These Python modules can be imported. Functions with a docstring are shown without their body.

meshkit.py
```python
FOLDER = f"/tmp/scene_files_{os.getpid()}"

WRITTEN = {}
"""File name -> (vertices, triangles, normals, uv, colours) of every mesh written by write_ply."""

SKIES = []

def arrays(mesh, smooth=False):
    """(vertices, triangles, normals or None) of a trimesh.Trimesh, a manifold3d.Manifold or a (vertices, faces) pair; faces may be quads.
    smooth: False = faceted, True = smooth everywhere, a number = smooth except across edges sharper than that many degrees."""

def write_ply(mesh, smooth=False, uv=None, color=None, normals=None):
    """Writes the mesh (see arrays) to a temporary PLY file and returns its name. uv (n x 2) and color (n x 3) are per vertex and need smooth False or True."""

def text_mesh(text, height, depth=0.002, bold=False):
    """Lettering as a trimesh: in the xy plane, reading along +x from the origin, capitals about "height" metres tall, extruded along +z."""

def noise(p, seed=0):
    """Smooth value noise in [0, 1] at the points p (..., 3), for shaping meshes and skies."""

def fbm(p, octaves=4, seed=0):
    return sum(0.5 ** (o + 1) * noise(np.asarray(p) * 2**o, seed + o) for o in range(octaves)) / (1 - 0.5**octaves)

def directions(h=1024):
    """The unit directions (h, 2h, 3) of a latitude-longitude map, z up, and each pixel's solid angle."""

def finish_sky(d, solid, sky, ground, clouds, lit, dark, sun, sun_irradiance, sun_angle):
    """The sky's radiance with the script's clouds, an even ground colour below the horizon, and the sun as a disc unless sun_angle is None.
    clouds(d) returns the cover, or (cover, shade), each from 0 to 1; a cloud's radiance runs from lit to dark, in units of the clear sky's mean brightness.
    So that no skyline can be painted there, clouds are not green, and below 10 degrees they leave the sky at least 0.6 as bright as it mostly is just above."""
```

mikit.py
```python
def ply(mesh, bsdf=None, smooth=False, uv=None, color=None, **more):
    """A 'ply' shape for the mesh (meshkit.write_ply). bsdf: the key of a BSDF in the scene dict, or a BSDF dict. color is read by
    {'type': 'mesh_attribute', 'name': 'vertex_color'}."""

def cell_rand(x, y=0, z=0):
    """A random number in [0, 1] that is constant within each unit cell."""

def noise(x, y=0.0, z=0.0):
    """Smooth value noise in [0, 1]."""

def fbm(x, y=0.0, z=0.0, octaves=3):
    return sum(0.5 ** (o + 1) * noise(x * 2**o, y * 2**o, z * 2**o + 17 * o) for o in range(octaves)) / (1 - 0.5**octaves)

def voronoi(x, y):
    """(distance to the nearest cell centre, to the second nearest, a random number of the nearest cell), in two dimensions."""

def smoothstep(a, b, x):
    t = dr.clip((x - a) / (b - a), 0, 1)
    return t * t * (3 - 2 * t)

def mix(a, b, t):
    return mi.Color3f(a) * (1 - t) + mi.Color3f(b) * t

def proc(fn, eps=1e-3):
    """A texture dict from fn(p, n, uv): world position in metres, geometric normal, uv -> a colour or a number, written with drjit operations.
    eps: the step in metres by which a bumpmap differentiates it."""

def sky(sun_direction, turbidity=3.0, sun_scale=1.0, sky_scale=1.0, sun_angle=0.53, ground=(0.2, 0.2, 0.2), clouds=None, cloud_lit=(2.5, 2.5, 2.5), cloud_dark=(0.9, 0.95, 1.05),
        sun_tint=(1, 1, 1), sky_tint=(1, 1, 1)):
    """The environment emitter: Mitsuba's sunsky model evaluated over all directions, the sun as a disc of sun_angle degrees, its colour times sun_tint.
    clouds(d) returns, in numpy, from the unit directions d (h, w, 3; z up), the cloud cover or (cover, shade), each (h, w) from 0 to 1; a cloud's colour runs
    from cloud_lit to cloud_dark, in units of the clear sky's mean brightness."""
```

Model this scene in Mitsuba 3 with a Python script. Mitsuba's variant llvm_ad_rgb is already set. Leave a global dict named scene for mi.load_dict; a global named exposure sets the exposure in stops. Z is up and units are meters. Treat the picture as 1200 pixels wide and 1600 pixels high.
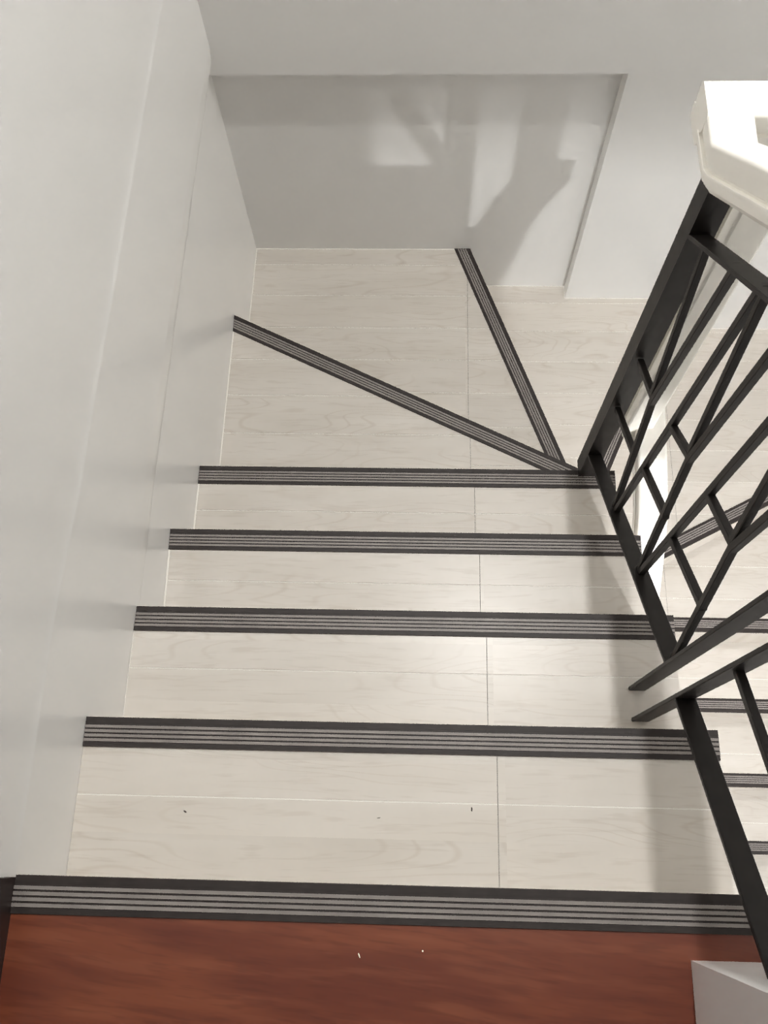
import math, random
import numpy as np
import trimesh
import drjit as dr
import mitsuba as mi
import shapely.geometry as sg
from shapely.ops import unary_union
import mikit
from mikit import noise, fbm, mix, smoothstep, cell_rand

random.seed(7)
rng = np.random.default_rng(7)
T = mi.ScalarTransform4f
scene, labels = {}, {}

# ------------------------------------------------------------------ camera
def rodrigues(v):
    v = np.array(v, float); a = np.linalg.norm(v); k = v / a
    K = np.array([[0, -k[2], k[1]], [k[2], 0, -k[0]], [-k[1], k[0], 0]])
    return np.eye(3) + math.sin(a) * K + (1 - math.cos(a)) * K @ K
M = rodrigues([-0.3502, 0.0323, 0.0194]) @ np.diag([1.0, -1.0, -1.0])      # world -> camera (x right, y down, z forward)
C = np.array([0.5759, 0.0620, 1.3763])
FOCAL = 1402.54
m4 = np.eye(4); m4[:3, 0] = -M[0]; m4[:3, 1] = -M[1]; m4[:3, 2] = M[2]; m4[:3, 3] = C
scene['camera'] = {'type': 'perspective', 'fov': math.degrees(2 * math.atan(600 / FOCAL)), 'fov_axis': 'x',
                   'to_world': T(m4), 'near_clip': 0.02, 'far_clip': 50.0}

# ------------------------------------------------------------------ light
exposure = 1.68
LAMP_HI = np.array([1.01, 1.215, 2.86]);  HI_RADIANCE = np.array([1.0, 0.985, 0.955]) * 1900.0
LAMP_LO = np.array([1.45, -0.30, -0.440]); LO_RADIANCE = np.array([1.0, 0.995, 0.985]) * 3600.0

# ------------------------------------------------------------------ materials
def bsdf(key, color, rough=0.5, spec=0.5, bump=None, bump_scale=1.0, **kw):
    b = {'type': 'principled', 'base_color': mikit.proc(color) if callable(color) else {'type': 'rgb', 'value': list(color)},
         'roughness': rough, 'specular': spec, **kw}
    if bump is not None:
        b = {'type': 'bumpmap', 'arbitrary': mikit.proc(bump, eps=2e-3), 'scale': bump_scale, 'bsdf': b}
    scene[key] = {'type': 'twosided', 'bsdf': b}
    return key

def wall_col(p, n, uv):
    a = fbm(p.x * 2.3 + p.y * 2.1, p.y * 1.7 - p.x, p.z * 2.0, 3)
    return mix((0.625, 0.621, 0.611), (0.653, 0.649, 0.639), a)
def wall_bump(p, n, uv):
    return fbm(p.x * 9 + 3, p.y * 9, p.z * 9, 2)
bsdf('paint_wall', wall_col, 0.24, 0.5, wall_bump, 0.0012)
bsdf('paint_ceiling', (0.50, 0.49, 0.475), 0.7)

PW = 0.1245
def tile_col(p, n, uv):
    row = dr.floor((p.y + 0.062) / PW); lev = dr.floor(p.z * 4.8 + 0.3); col = dr.floor((p.x + 0.02) / 0.755)
    r = cell_rand(row, lev, col); r2 = cell_rand(row + 31, lev + 7, col + 3)
    x, y = p.x + r * 13, p.y + r2 * 5
    w = noise(x * 3.2, y * 16.0) * 0.05 + noise(x * 9.0, y * 30.0) * 0.008
    # cathedral figure: contour rings of a stretched field
    f = noise(x * 2.6 + 5, (y + w) * 15.0) + 0.35 * noise(x * 6.0, y * 30.0)
    ring = dr.abs(f * 7.0 - dr.floor(f * 7.0) - 0.5) * 2
    ring = smoothstep(0.72, 1.0, ring) * smoothstep(0.30, 0.75, noise(x * 3.1 + 9, y * 11.0 + 4))
    fine = fbm(x * 16.0, (y + w * 0.5) * 190.0, 0.0, 3)
    mott = fbm(x * 4.0, y * 22.0, 3.0, 3)
    c = mix((0.615, 0.570, 0.505), (0.70, 0.66, 0.60), mott)
    c = mix(c, (0.50, 0.43, 0.35), 0.30 * ring)
    c = mix(c, (0.47, 0.41, 0.34), 0.24 * smoothstep(0.55, 0.85, fine))
    c = c * (0.775 + 0.06 * r) * mi.Color3f(1.0, 1.0, 1.015)
    return c
bsdf('tile', tile_col, 0.33, 0.5)
bsdf('grout_white', (0.71, 0.695, 0.65), 0.7)
bsdf('grout_grey', (0.27, 0.255, 0.235), 0.8)
bsdf('concrete', (0.62, 0.60, 0.56), 0.8)

def strip_col(p, n, uv):
    a = fbm(p.x * 40, p.y * 40, p.z * 20, 3)
    return mix((0.0155, 0.0115, 0.0105), (0.029, 0.0225, 0.0205), a)
def rib_col(p, n, uv):
    a = fbm(p.x * 26, p.y * 26, p.z * 9, 3)
    return mix((0.155, 0.139, 0.131), (0.235, 0.213, 0.201), a)
bsdf('strip_rubber', strip_col, 0.5, 0.3)
bsdf('strip_rib', rib_col, 0.45, 0.4)

def wood_col(p, n, uv):
    x, y = p.x, p.y + 0.10 * p.x + 0.016 * fbm(p.x * 5.0, p.y * 9.0, 0.0, 2)
    big = fbm(x * 4.0, y * 17.0, 1.0, 4)
    streak = fbm(x * 7.0, y * 60.0, 6.0, 4)
    fine = fbm(x * 22.0, y * 210.0, 2.0, 3)
    knot = noise(x * 26.0, y * 60.0, 4.0) * noise(x * 5.0, y * 9.0, 7.0)
    c = mix((0.100, 0.025, 0.0145), (0.145, 0.043, 0.022), smoothstep(0.30, 0.72, big))
    c = mix(c, (0.180, 0.064, 0.036), 0.38 * smoothstep(0.55, 0.78, streak))
    c = mix(c, (0.075, 0.017, 0.011), 0.38 * smoothstep(0.52, 0.30, streak))
    c = mix(c, (0.060, 0.014, 0.010), 0.30 * smoothstep(0.50, 0.80, fine))
    c = mix(c, (0.045, 0.011, 0.009), 0.7 * smoothstep(0.56, 0.70, knot))
    return c * mi.Color3f(1.13, 0.98, 0.82)
bsdf('wood_red', wood_col, 0.38, 0.45)
bsdf('wood_dark', (0.022, 0.014, 0.013), 0.4)

def iron_col(p, n, uv):
    a = fbm(p.x * 50, p.y * 35, p.z * 35, 3)
    return mix((0.0060, 0.0050, 0.0050), (0.015, 0.0122, 0.0106), a)
bsdf('iron_black', iron_col, 0.45, 0.28)
bsdf('paint_white', (0.84, 0.82, 0.765), 0.28, 0.5)
bsdf('lamp_white', (0.8, 0.8, 0.8), 0.4)
bsdf('lint_white', (0.8, 0.74, 0.64), 0.8)
bsdf('speck_dark', (0.05, 0.04, 0.035), 0.8)

# ------------------------------------------------------------------ helpers
counts = {}
def key_of(name):
    n = counts.get(name, 0); counts[name] = n + 1
    return name if n == 0 else f'{name}_{n:03d}'
def add(name, mesh, mat, label=None, category=None, group=None, kind=None, smooth=False, **more):
    k = key_of(name)
    scene[k] = mikit.ply(mesh, mat, smooth=smooth, **more)
    tag(k, label, category, group, kind)
    return k
def tag(k, label=None, category=None, group=None, kind=None):
    d = {a: b for a, b in (('label', label), ('category', category), ('group', group), ('kind', kind)) if b}
    if d: labels[k] = d
def box(x0, x1, y0, y1, z0, z1):
    m = trimesh.creation.box(extents=(x1 - x0, y1 - y0, z1 - z0))
    m.apply_translation(((x0 + x1) / 2, (y0 + y1) / 2, (z0 + z1) / 2)); return m
def polys(g):
    if g.is_empty: return []
    gs = getattr(g, 'geoms', [g])
    return [q for q in gs if q.geom_type == 'Polygon' and q.area > 2e-6]
def prism(g, z0, z1):
    ms = []
    for q in polys(g):
        q = sg.polygon.orient(q.simplify(1e-6))
        m = trimesh.creation.extrude_polygon(q, z1 - z0, engine='earcut'); m.apply_translation((0, 0, z0)); ms.append(m)
    return trimesh.util.concatenate(ms) if ms else None
def half(px, py, dx, dy, keep):
    """Half plane left (keep=1) or right (keep=-1) of the line through (px,py) with direction (dx,dy)."""
    d = np.array([dx, dy], float); d /= np.linalg.norm(d); n = np.array([-d[1], d[0]]) * keep; o = np.array([px, py]); L = 12
    return sg.Polygon([o - d * L, o + d * L, o + d * L + n * L, o - d * L + n * L])
def bar(a, b, wx, wt, cx, ch=0.0012, ext=0.0):
    """A bar in a plane of constant x from a=(y,z) to b=(y,z): wx wide across x, wt thick in the plane, chamfered edges."""
    a, b = np.array(a, float), np.array(b, float); u = (b - a) / np.linalg.norm(b - a); a = a - u * ext; b = b + u * ext
    nrm = np.array([-u[1], u[0]]); hx, ht = wx / 2, wt / 2
    prof = [(-hx + ch, -ht), (hx - ch, -ht), (hx, -ht + ch), (hx, ht - ch), (hx - ch, ht), (-hx + ch, ht), (-hx, ht - ch), (-hx, -ht + ch)]
    v = [[cx + q[0], *(e + nrm * q[1])] for e in (a, b) for q in prof]
    f = []
    for i in range(8):
        j = (i + 1) % 8; f += [[i, j, 8 + j], [i, 8 + j, 8 + i]]
    for i in range(1, 7): f += [[0, i + 1, i], [8, 8 + i, 8 + i + 1]]
    m = trimesh.Trimesh(np.array(v), np.array(f), process=False); m.fix_normals(); return m
def sweep(path, frames, prof):
    """Profile points (a,b) swept through the path; frames gives the two axes at each point. Closed with caps."""
    n = len(prof); v = []
    for p, (ea, eb) in zip(path, frames):
        for a, b in prof: v.append(np.array(p) + np.array(ea) * a + np.array(eb) * b)
    f = []
    for k in range(len(path) - 1):
        for i in range(n):
            j = (i + 1) % n; f += [[k * n + i, k * n + j, (k + 1) * n + j], [k * n + i, (k + 1) * n + j, (k + 1) * n + i]]
    for base in (0, (len(path) - 1) * n):
        c = len(v); v.append(np.mean(v[base:base + n], axis=0))
        for i in range(n): f.append([c, base + i, base + (i + 1) % n])
    m = trimesh.Trimesh(np.array(v), np.array(f), process=False); m.fix_normals(); return m

# ------------------------------------------------------------------ measures of the place
H = 0.2092
Z = [0, -0.2202, -0.4197, -0.6240, -0.8310, -1.0455, -1.2526, -1.4708] + [-i * H for i in range(8, 16)]
Y = [0, 0.2511, 0.5009, 0.7400, 0.9897]                     # front edges of landing and treads 1-4
YL = [0.805, 0.545, 0.289, 0.044, -0.21, -0.465, -0.72]     # front edges of treads 9-15 of the lower flight
YF, YB = 1.949, 2.0005                                      # face of the far wall, back of its recess
XN, ZN = 1.1146, -0.443                                     # recess: right side and top
XR = 2.25                                                   # outer wall of the lower flight
XE = 1.10                                                   # right edge of the upper flight
ZC, ZB = 2.88, -3.15                                        # upper ceiling, lower floor
SW = 0.0492                                                 # width of a nosing strip
W1 = ((0.0, 1.594), (1.049, 1.085)); W2 = ((0.753, 1.997), (1.041, 1.212))
W3 = ((1.287, 1.381), (1.241, 1.277)); W4 = ((1.459, 1.021), (1.838, 1.222))

# ------------------------------------------------------------------ walls, floors, ceilings
WXY, WXV = [-3.0, 0.0, 0.4, 0.8, 1.2, 1.6, 2.0, 2.2], [0.0, 0.0025, 0.0011, -0.0055, -0.0031, -0.0003, 0.0055, 0.0055]
def left_wall_x(y, z):
    base = np.interp(y, WXY, WXV)
    d = np.interp(y, [0.40, 0.60, 1.0, 1.949, 2.1], [0.0, 0.012, 0.020, 0.031, 0.031])
    up = np.interp(z, [-0.445, -0.435, -0.40, -0.35, 0.0, 0.6], [0.0, 0.45, 0.80, 1.0, 1.0, 1.0])
    seam = np.interp(z, [-0.02, -0.012, -0.001, 0.6], [0.0, 0.0, -0.004, -0.004])
    fade = np.interp(z, [-0.4, 0.6], [1.0, 0.0])
    return base * fade + d * up + seam
ys = np.unique(np.r_[np.linspace(-3.1, 0, 12), np.linspace(0, 2.06, 43)])
zs = np.unique(np.r_[np.linspace(ZB, -0.5, 24), np.linspace(-0.5, -0.3, 41), np.linspace(-0.3, -0.03, 8), -0.02, -0.012, -0.001, np.linspace(0.05, ZC, 14)])
gy, gz = np.meshgrid(ys, zs, indexing='ij'); gx = left_wall_x(gy, gz)
ny, nz = len(ys), len(zs); idx = np.arange(ny * nz).reshape(ny, nz)
q = np.stack([idx[:-1, :-1], idx[1:, :-1], idx[1:, 1:], idx[:-1, 1:]], -1).reshape(-1, 4)
front = trimesh.Trimesh(np.stack([gx, gy, gz], -1).reshape(-1, 3), np.vstack([q[:, [0, 1, 2]], q[:, [0, 2, 3]]]), process=False)
add('wall_left', trimesh.util.concatenate([front, box(-0.2, -0.03, -3.1, 2.06, ZB, ZC)]), 'paint_wall', 'pale grey glossy wall along the left of the stairs', kind='structure', smooth=35)

facing = sg.Polygon([(-0.03, ZN), (XN, ZN), (XN, ZB), (XR, ZB), (XR, ZC), (-0.03, ZC)])
fm = trimesh.creation.extrude_polygon(sg.polygon.orient(facing), YB - YF, engine='earcut')
fm.apply_transform(np.array([[1, 0, 0, 0], [0, 0, -1, YB], [0, 1, 0, 0], [0, 0, 0, 1.0]]))
add('wall_back', trimesh.util.concatenate([fm, box(-0.03, XR, YB, YB + 0.15, ZB, ZC)]), 'paint_wall', 'pale grey far wall with a shallow recess behind the winding steps', kind='structure')
add('wall_right', box(XR, XR + 0.15, -3.1, YB + 0.15, ZB, ZC), 'paint_wall', kind='structure')
pier = sg.Polygon([(0.961, -0.083), (XR, -0.083), (XR, -0.21), (1.09, -0.21), (1.09, -3.0), (0.961, -3.0)])
add('wall_landing', prism(pier, 0.0, ZC), 'paint_wall', 'grey painted wall end standing on the wooden landing', kind='structure')
add('wall_front', box(-0.03, XR, -3.15, -3.0, ZB, ZC), 'paint_wall', kind='structure')
add('ceiling', box(-0.03, XR, -3.0, YF, ZC, ZC + 0.12), 'paint_ceiling', kind='structure')
slab = prism(sg.Polygon([(0.001, -0.0145), (1.095, -0.0145), (1.095, -0.075), (XR - 0.001, -0.075), (XR - 0.001, -3.0), (0.001, -3.0)]), -0.43, -0.016)
add('floor_slab', trimesh.util.concatenate([slab, box(1.10, XR - 0.001, -0.20, -0.075, -0.4495, -0.43)]), 'paint_ceiling', 'underside of the landing with a low beam along its edge', kind='structure')
add('floor', prism(sg.Polygon([(0.0, -0.004), (1.095, -0.004), (1.095, -0.083), (0.961, -0.083), (0.961, -3.0), (0.0, -3.0)]), -0.016, 0.0), 'wood_red',
    'reddish brown wooden landing at the top of the stairs', kind='structure')
add('floor_lower', box(-0.03, XR, -3.0, YF, ZB - 0.1, ZB), 'paint_ceiling', kind='structure')
bbp = [(0.0, 0.0), (0.013, 0.0), (0.013, 0.082), (0.010, 0.090), (0.004, 0.095), (0.0, 0.095)]
bb = sweep([(-0.003, -2.98, 0.0), (-0.003, -0.0015, 0.0)], [((1, 0, 0), (0, 0, 1))] * 2, bbp)
add('baseboard_left', bb, 'wood_dark', 'dark wooden baseboard along the landing wall', kind='structure')

# ------------------------------------------------------------------ staircase
ST = 'staircase'
tag(ST, 'winding staircase of pale wood-look tile steps edged with dark ribbed nosing strips', 'staircase')
def line_half(L, keep): return half(*L[0], L[1][0] - L[0][0], L[1][1] - L[0][1], keep)
def rect(x0, x1, y0, y1): return sg.box(x0, y0, x1, y1)
XL = -0.006
def clear_of_walls(z):
    yv = np.linspace(-1, YB - 0.0004, 60)
    return sg.Polygon([(left_wall_x(t, z) + 0.0004, t) for t in yv] + [(XR - 0.0004, YB - 0.0004), (XR - 0.0004, -1)])
upper = rect(XL, XE, -1, 3); allp = rect(XL, XR, -1, YB)
w1u, w1d = line_half(W1, 1), line_half(W1, -1)
w2l, w2r = line_half(W2, -1), line_half(W2, 1)
w3d = half(*W3[1], W3[0][0] - W3[1][0], W3[0][1] - W3[1][1], -1); w3u = half(*W3[1], W3[0][0] - W3[1][0], W3[0][1] - W3[1][1], 1)
w4u, w4d = line_half(W4, 1), line_half(W4, -1)
notwall = allp.difference(rect(XN - 0.0004, XR + 1, YF - 0.0004, 3))
OV = 0.0135                                                 # how far each tread runs in under the nosing above it
plan = {i: rect(XL, XE, Y[i - 1], Y[i]) for i in range(1, 5)}
plan[5] = rect(XL, XE, Y[4], 3).intersection(w1d)
plan[6] = notwall.intersection(w1u).intersection(w2l).intersection(rect(XL, 1.2, Y[4], 3))
plan[7] = notwall.intersection(w2r).intersection(w3u).intersection(rect(0.7, XR, 0.96, 3)).difference(plan[5])
plan[8] = notwall.intersection(w3d).intersection(w4u).intersection(rect(1.10, XR, 0.70, 3))
plan[9] = rect(1.10, XR, YL[0], 3).intersection(w4d)
for i in range(10, 16): plan[i] = rect(1.10, XR, YL[i - 9], YL[i - 10])
SEAM = {1: .7215, 2: .723, 3: .7265, 4: .731, 5: .735, 6: .7432}
ROWS = {1: [.1225], 2: [.376], 3: [.6165], 4: [.8665], 5: [1.441, 1.318, 1.191, 1.066], 6: [1.934, 1.810, 1.683, 1.561, 1.440, 1.317, 1.194, 1.07],
        7: [1.926, 1.8075, 1.682, 1.556, 1.433, 1.309, 1.185, 1.061], 8: [1.93 - .1245 * k for k in range(10)], 9: [1.30, 1.176, 1.0518, 0.927]}
for i in range(10, 16): ROWS[i] = [(YL[i - 9] + YL[i - 10]) / 2 - 0.005]
CAULK = {3: .0042, 4: .0042, 5: .0036, 6: .0034, 2: .0016}
front_edge = {0: ((0, 0), (1, 0)), **{i: ((0, Y[i]), (1, Y[i])) for i in range(1, 5)}, 5: W1, 6: W2, 7: W3, 8: W4, **{i: ((1, YL[i - 9]), (2, YL[i - 9])) for i in range(9, 16)}}
side = {**{i: -1 for i in range(0, 5)}, 5: -1, 6: -1, 7: -1, 8: 1, **{i: 1 for i in range(9, 16)}}

def band(L, keep, a, b):
    d = np.array(L[1], float) - np.array(L[0], float); d /= np.linalg.norm(d); n = np.array([-d[1], d[0]]) * keep; o = np.array(L[0], float)
    return sg.Polygon([o - d * 8 + n * a, o + d * 8 + n * a, o + d * 8 + n * b, o - d * 8 + n * b])

GAP = 0.0011
for i in range(1, 16):
    z = Z[i]; prev = plan[i - 1] if i > 1 else rect(XL, XE, -1, 0)
    P = plan[i].union(prev.intersection(band(front_edge[i - 1], side[i - 1], -0.002, OV))).intersection(clear_of_walls(z))
    st = add(f'{ST}__step', prism(P.difference(band(front_edge[i], side[i], -1, OV + 0.0005)), z - 0.36, z - 0.0011), 'grout_white')
    seams = [SEAM.get(i), 1.509] if i < 10 else [1.509]
    cells, xs = [], [XL - 1] + [s for s in seams if s] + [XR + 1]
    for a, b in zip(xs[:-1], xs[1:]):
        rows = sorted([r + (0.028 if (i == 5 and a > 0) else 0) for r in ROWS[i]]); e = [-5] + rows + [5]
        for c, d in zip(e[:-1], e[1:]):
            g = P.intersection(sg.box(a + 0.0008, c + GAP, b - 0.0008, d - GAP))
            for piece in polys(g):
                if piece.area < 4e-4: continue
                dz = random.uniform(-0.0003, 0.0003)
                add(f'{st}__tile_plank', prism(piece, z - 0.0085, z + dz), 'tile')
    for s in seams:
        g = P.intersection(sg.box((s or -9) - 0.0008, -5, (s or -9) + 0.0008, 5)) if s else sg.Polygon()
        if polys(g): add(f'{st}__dark_joint', prism(g, z - 0.006, z - 0.0005), 'grout_grey')
    if i in CAULK:
        yy0, yy1 = P.bounds[1], P.bounds[3]; yy1 = min(yy1, YF if i < 6 else YB)
        if i == 5: yy1 = 1.58
        if i == 6: yy0 = 1.60
        n = max(2, int((yy1 - yy0) / 0.05)); yv = np.linspace(yy0, yy1, n)
        w = [left_wall_x(t, z) for t in yv]
        g = sg.Polygon([(a + 0.0003, t) for a, t in zip(w, yv)] + [(a + CAULK[i], t) for a, t in reversed(list(zip(w, yv)))])
        add(f'{st}__caulk_line', prism(g, z - 0.004, z + 0.0012), 'grout_white')
    if i in (6, 7, 8):
        g = P.intersection(unary_union([rect(0.0, XN + 0.004, YB - 0.003, YB), rect(XN - 0.002, XR, YF - 0.003, YF), rect(XN - 0.003, XN, YF, YB)]))
        if polys(g): add(f'{st}__caulk_line', prism(g, z - 0.004, z + 0.001), 'grout_white')
    # riser tile under the front edge of the step above
    L, k = front_edge[i - 1], side[i - 1]
    g = band(L, k, 0.007, 0.0137).intersection(prev).intersection(clear_of_walls(z))
    if polys(g): add(f'{st}__riser_tile', prism(g, z - 0.002, Z[i - 1] - 0.010), 'tile')

RIBS = [(.0122, .0171), (.0199, .0248), (.0276, .0325), (.0353, .0402)]
def strip(i, region):
    L, k, z = front_edge[i], side[i], Z[i]; region = region.intersection(clear_of_walls(z))
    base = prism(band(L, k, 0.0, SW).intersection(region), z, z + 0.0034)
    lip = prism(band(L, k, -0.0015, 0.0025).intersection(region), z - 0.010, z + 0.0034)
    edge = prism(band(L, k, 0.0068, 0.0082).intersection(region), z + 0.003, z + 0.0040)
    s = add(f'{ST}__nosing_strip', trimesh.util.concatenate([m for m in (base, lip, edge) if m is not None]), 'strip_rubber')
    inner = region.intersection(region.buffer(0.0))
    for a, b in RIBS:
        m = prism(band(L, k, a, b).intersection(inner), z + 0.003, z + 0.0048)
        if m is not None: add(f'{s}__grip_rib', m, 'strip_rib')
strip(0, rect(0.0102, 1.094, -1, 1))
for i in range(1, 5): strip(i, rect(-0.02, XE, -1, 3))
strip(5, rect(-0.02, XE, Y[4] - 0.03, 3))
strip(6, rect(0.5, 1.2, 0.9, YB).intersection(w1u))
strip(7, rect(1.0, XR, 1.0, YF))
strip(8, rect(1.16, XR, 0.8, YF))
for i in range(9, 16): strip(i, rect(1.104, XR, -2, 2))

# ------------------------------------------------------------------ iron railings (plane x = 1.02)
CX = 1.020
def zb(y): return -0.671 + 0.8606 * (0.951 - y)          # bottom rail
def zt(y): return 0.205 + 0.876 * (0.938 - y)            # rail under the handrail
def zh(y): return 0.292 + 0.868 * (0.985 - y)            # underside of the white handrail
BW = 0.0125
RA = 'stair_railing'
tag(RA, 'black iron railing panel of branching bars from the newel at the winding steps', 'railing')
nw = trimesh.util.concatenate([box(1.003, 1.045, 0.974, 1.018, Z[4] + 0.0049, 0.2915)])
add(f'{RA}__newel_post', nw, 'iron_black', 'square black newel post')
add(f'{RA}__bottom_rail', bar((0.974, zb(0.974)), (0.357, zb(0.357)), 0.034, 0.008, CX), 'iron_black')
add(f'{RA}__top_rail', bar((0.974, zt(0.974)), (0.349, zt(0.349)), 0.034, 0.008, CX), 'iron_black')
add(f'{RA}__end_post', bar((0.3535, Z[2] + 0.0006), (0.3515, zh(0.352) - 0.004), 0.0335, 0.0075, CX - 0.003), 'iron_black')
for yb_, yt_ in ((0.758, 0.744), (0.567, 0.565)):
    add(f'{RA}__upright_bar', bar((yb_, zb(yb_)), (yt_, zt(yt_)), BW, BW, CX), 'iron_black')
J = [(0.850, -0.160), (0.654, 0.022), (0.456, 0.166)]
for (jy, jz), ty, fy, ay in zip(J, (0.826, 0.645, 0.450), (0.770, 0.574, 0.362), (0.934, 0.731, 0.552)):
    add(f'{RA}__branch_bar', bar((jy, jz), (ty, zt(ty)), BW, BW, CX), 'iron_black')
    add(f'{RA}__branch_bar', bar((jy, jz), (fy, zb(fy)), BW, BW, CX, ext=0.004), 'iron_black')
    add(f'{RA}__slanted_bar', bar((jy + 0.010, jz + 0.012), (ay, zt(ay)), BW, BW, CX, ext=0.002), 'iron_black')
for a, b in (((0.968, -0.214), (0.860, -0.150)), ((0.968, -0.425), (0.815, -0.316)), ((0.747, -0.244), (0.614, -0.136)), ((0.744, -0.047), (0.658, 0.026)),
             ((0.565, -0.111), (0.410, 0.016)), ((0.565, 0.095), (0.462, 0.172))):
    add(f'{RA}__link_bar', bar(a, b, BW, BW, CX, ext=0.002), 'iron_black')

RB = 'stair_railing_001'
tag(RB, 'black iron railing panel rising from the third step up to the grey wall end', 'railing')
yw = -0.0815
add(f'{RB}__end_post', bar((0.2935, Z[2] + 0.0006), (0.2935, zh(0.2935) - 0.004), 0.0335, 0.0075, CX - 0.001), 'iron_black')
zb2 = lambda y: -0.118 + 0.777 * (0.2875 - y)
add(f'{RB}__bottom_rail', bar((0.2905, zb2(0.2905)), (yw, zb2(yw)), 0.034, 0.008, CX), 'iron_black')
add(f'{RB}__top_rail', bar((0.2905, zt(0.2905)), (yw, zt(yw)), 0.034, 0.008, CX), 'iron_black')
J2 = (0.105, 0.50)
add(f'{RB}__branch_bar', bar(J2, (0.100, zt(0.100)), BW, BW, CX), 'iron_black')
add(f'{RB}__branch_bar', bar(J2, (-0.066, zb2(-0.066)), BW, BW, CX), 'iron_black')
add(f'{RB}__slanted_bar', bar((J2[0] + 0.01, J2[1] + 0.012), (0.280, zt(0.280)), BW, BW, CX), 'iron_black')
add(f'{RB}__link_bar', bar((0.2905, 0.136), (0.020, 0.136 + 0.27 * 0.60), BW, BW, CX), 'iron_black')
add(f'{RB}__link_bar', bar((0.2905, 0.345), (0.112, 0.50), BW, BW, CX), 'iron_black')

# ------------------------------------------------------------------ white handrail: upper rail, turn, drop and lower rail
def rail_profile(s=1.0):
    half_ = [(0.0000, 0.0), (0.0250, 0.0)]
    for t in np.linspace(0, math.pi / 2, 5)[1:]: half_.append((0.0255 + 0.008 * math.sin(t), -0.008 + 0.008 * math.cos(t)))
    half_ += [(0.0325, -0.026), (0.0300, -0.0385), (0.0275, -0.0400), (0.0275, -0.0430), (0.0340, -0.0435), (0.0345, -0.0450), (0.0345, -0.0520), (0.0320, -0.0610), (0.0260, -0.0680), (0.0, -0.068)]
    right = [(a * s, b) for a, b in half_]
    return right + [(-a, b) for a, b in right[-2:0:-1]]
PR = rail_profile()
HR = 'handrail'
tag(HR, 'white painted moulded wooden handrail turning over the black newel post', 'handrail')
TOP, HX = 0.360, 1.0175
ybend = 0.992
pts, fr = [], []
sl = math.atan(0.868)
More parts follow.
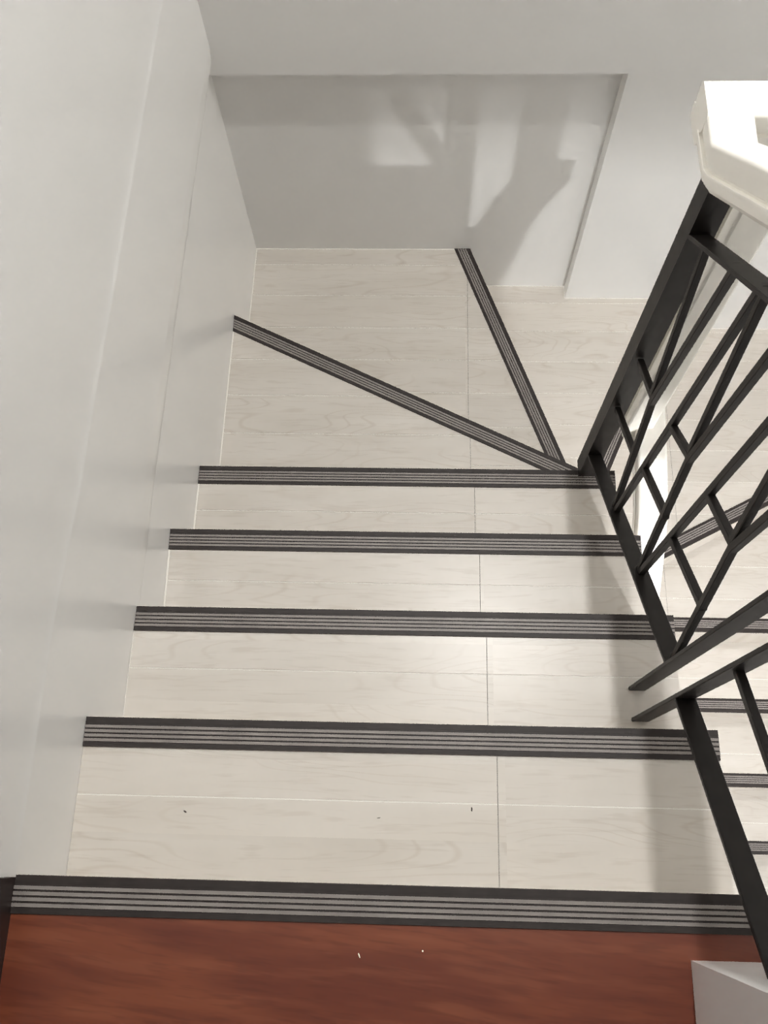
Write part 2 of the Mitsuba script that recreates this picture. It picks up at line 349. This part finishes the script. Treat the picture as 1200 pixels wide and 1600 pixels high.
for y in (-0.0815, 0.2, 0.6, ybend - 0.004): pts.append((HX, y, TOP + 0.868 * (ybend - y))); fr.append(((1, 0, 0), (0, math.sin(sl), math.cos(sl))))
pts.append((HX, ybend + 0.004, TOP)); fr.append(((1, 0, 0), (0, math.sin(sl / 2), math.cos(sl / 2))))
pts.append((HX, 1.055, TOP)); fr.append(((1, 0, 0), (0, 0, 1)))
# the vertical offset of the slope's profile keeps its full height
add(f'{HR}__upper_rail', sweep(pts, fr, PR), 'paint_white', smooth=24)
turn = [(0.984, 1.0735, TOP), (1.145, 1.0735, TOP)]
add(f'{HR}__turn_rail', sweep(turn, [((0, 1, 0), (0, 0, 1))] * 2, PR), 'paint_white', smooth=24)
LX = 1.136
drop = [(LX, 1.107, TOP), (LX, 1.107, -0.735)]
add(f'{HR}__drop_rail', sweep([(LX - 0.0, 1.043, TOP - 0.0005), (LX, 1.043, -0.735)], [((1, 0, 0), (0, -1, 0))] * 2, [(a, b) for a, b in PR]), 'paint_white', smooth=24)
LCX = 1.1635
low_y = [1.108, 1.05, 0.99, 0.93, 0.88, 0.83, 0.78, 0.72, 0.655, 0.4, 0.0, -0.75]
low_z = [-0.668, -0.676, -0.685, -0.697, -0.709, -0.727, -0.757, -0.805, -0.860]
low_z += [low_z[-1] - 0.807 * (0.655 - y) for y in low_y[9:]]
pts = [(LCX, y, z) for y, z in zip(low_y, low_z)]; fr = []
for k in range(len(pts)):
    a, b = np.array(pts[max(k - 1, 0)]), np.array(pts[min(k + 1, len(pts) - 1)]); d = (b - a) / np.linalg.norm(b - a)
    fr.append(((1, 0, 0), (0, -d[2] * -1 * -1, abs(d[1]))))
fr = [((1, 0, 0), (0, -abs(f[1][1]), f[1][2])) for f in fr]
add(f'{HR}__lower_rail', sweep(pts, fr, [(a * 1.10, b) for a, b in PR]), 'paint_white', smooth=24)

# lower flight railing, under the lower handrail
RC = 'stair_railing_002'
tag(RC, 'black iron railing below the white handrail of the lower flight', 'railing')
def zl(y): return -0.860 - 0.807 * (0.655 - y) - 0.085
for y in (0.40, -0.70):
    i = 9 + sum(1 for t in YL if t > y)
    add(f'{RC}__end_post', bar((y, Z[i] + 0.0006), (y, zl(y) - 0.004), 0.0335, 0.0075, LCX), 'iron_black')
add(f'{RC}__bottom_rail', bar((0.40, zl(0.40) - 0.72), (-0.70, zl(-0.70) - 0.72), 0.034, 0.008, LCX), 'iron_black')
add(f'{RC}__top_rail', bar((0.40, zl(0.40) - 0.06), (-0.70, zl(-0.70) - 0.06), 0.034, 0.008, LCX), 'iron_black')
for y in np.arange(0.22, -0.6, -0.18):
    add(f'{RC}__upright_bar', bar((y, zl(y) - 0.72), (y, zl(y) - 0.06), BW, BW, LCX), 'iron_black')

# ------------------------------------------------------------------ lamps (above and below, outside the frame)
def emit(k, mesh, radiance):
    scene[k] = mikit.ply(mesh, 'lamp_white', smooth=True, emitter={'type': 'area', 'radiance': {'type': 'rgb', 'value': [float(v) for v in radiance]}})
def down_light(name, pos, radiance, ztop, label, r=0.026, depth=0.009):
    """A flush ceiling light: a ring on the ceiling and a shallow bulging lens."""
    tag(name, label, 'lamp')
    ring = trimesh.creation.annulus(r_min=r + 0.001, r_max=r + 0.018, height=0.004, sections=40); ring.apply_translation((pos[0], pos[1], ztop - 0.002))
    add(f'{name}__ring', ring, 'lamp_white')
    a = np.linspace(0, math.pi / 2, 9)
    lens = trimesh.creation.revolve(np.stack([r * np.cos(a), -depth * np.sin(a)], 1), sections=40); lens.invert() if lens.face_normals[:, 2].mean() > 0 else None
    lens.apply_translation((pos[0], pos[1], ztop - 0.001))
    emit(f'{name}__lens', lens, radiance)
down_light('ceiling_lamp', LAMP_HI, HI_RADIANCE, ZC, 'flush round ceiling light above the stairwell', 0.030, 0.016)
down_light('ceiling_lamp_001', LAMP_LO, LO_RADIANCE, -0.43, 'flush round ceiling light below the landing over the lower flight', 0.017, 0.018)

# ------------------------------------------------------------------ small litter
def fleck(name, x, y, z, l, w, a, mat, label, cat, group=None):
    m = trimesh.creation.icosphere(subdivisions=1, radius=1.0); m.apply_scale((l / 2, w / 2, 0.0006))
    m.apply_transform(trimesh.transformations.rotation_matrix(a, (0, 0, 1))); m.apply_translation((x, y, z + 0.0005))
    add(name, m, mat, label, cat, group, smooth=True)
fleck('lint_fleck', 0.5063, -0.0895, 0, 0.008, 0.0018, 2.0, 'lint_white', 'thin pale sliver lying on the reddish wooden landing', 'lint')
fleck('lint_fleck', 0.594, -0.0815, 0, 0.0028, 0.0025, 0, 'lint_white', 'tiny round pale fleck lying on the reddish wooden landing', 'lint')
for x, y, l, w, a, lab in ((0.1918, 0.0985, 0.0065, 0.0024, 2.6, 'dark dirt speck left of centre on the topmost tile step'), (0.6775, 0.1135, 0.0075, 0.0022, 1.6, 'dark upright dirt speck near the plank joint on the topmost tile step'),
                            (0.5215, 0.0960, 0.0065, 0.0014, 0.1, 'thin dark dirt speck at the middle of the topmost tile step')):
    fleck('dirt_speck', x, y, Z[1], l, w, a, 'speck_dark', lab, 'speck', 'dirt specks on the topmost step')
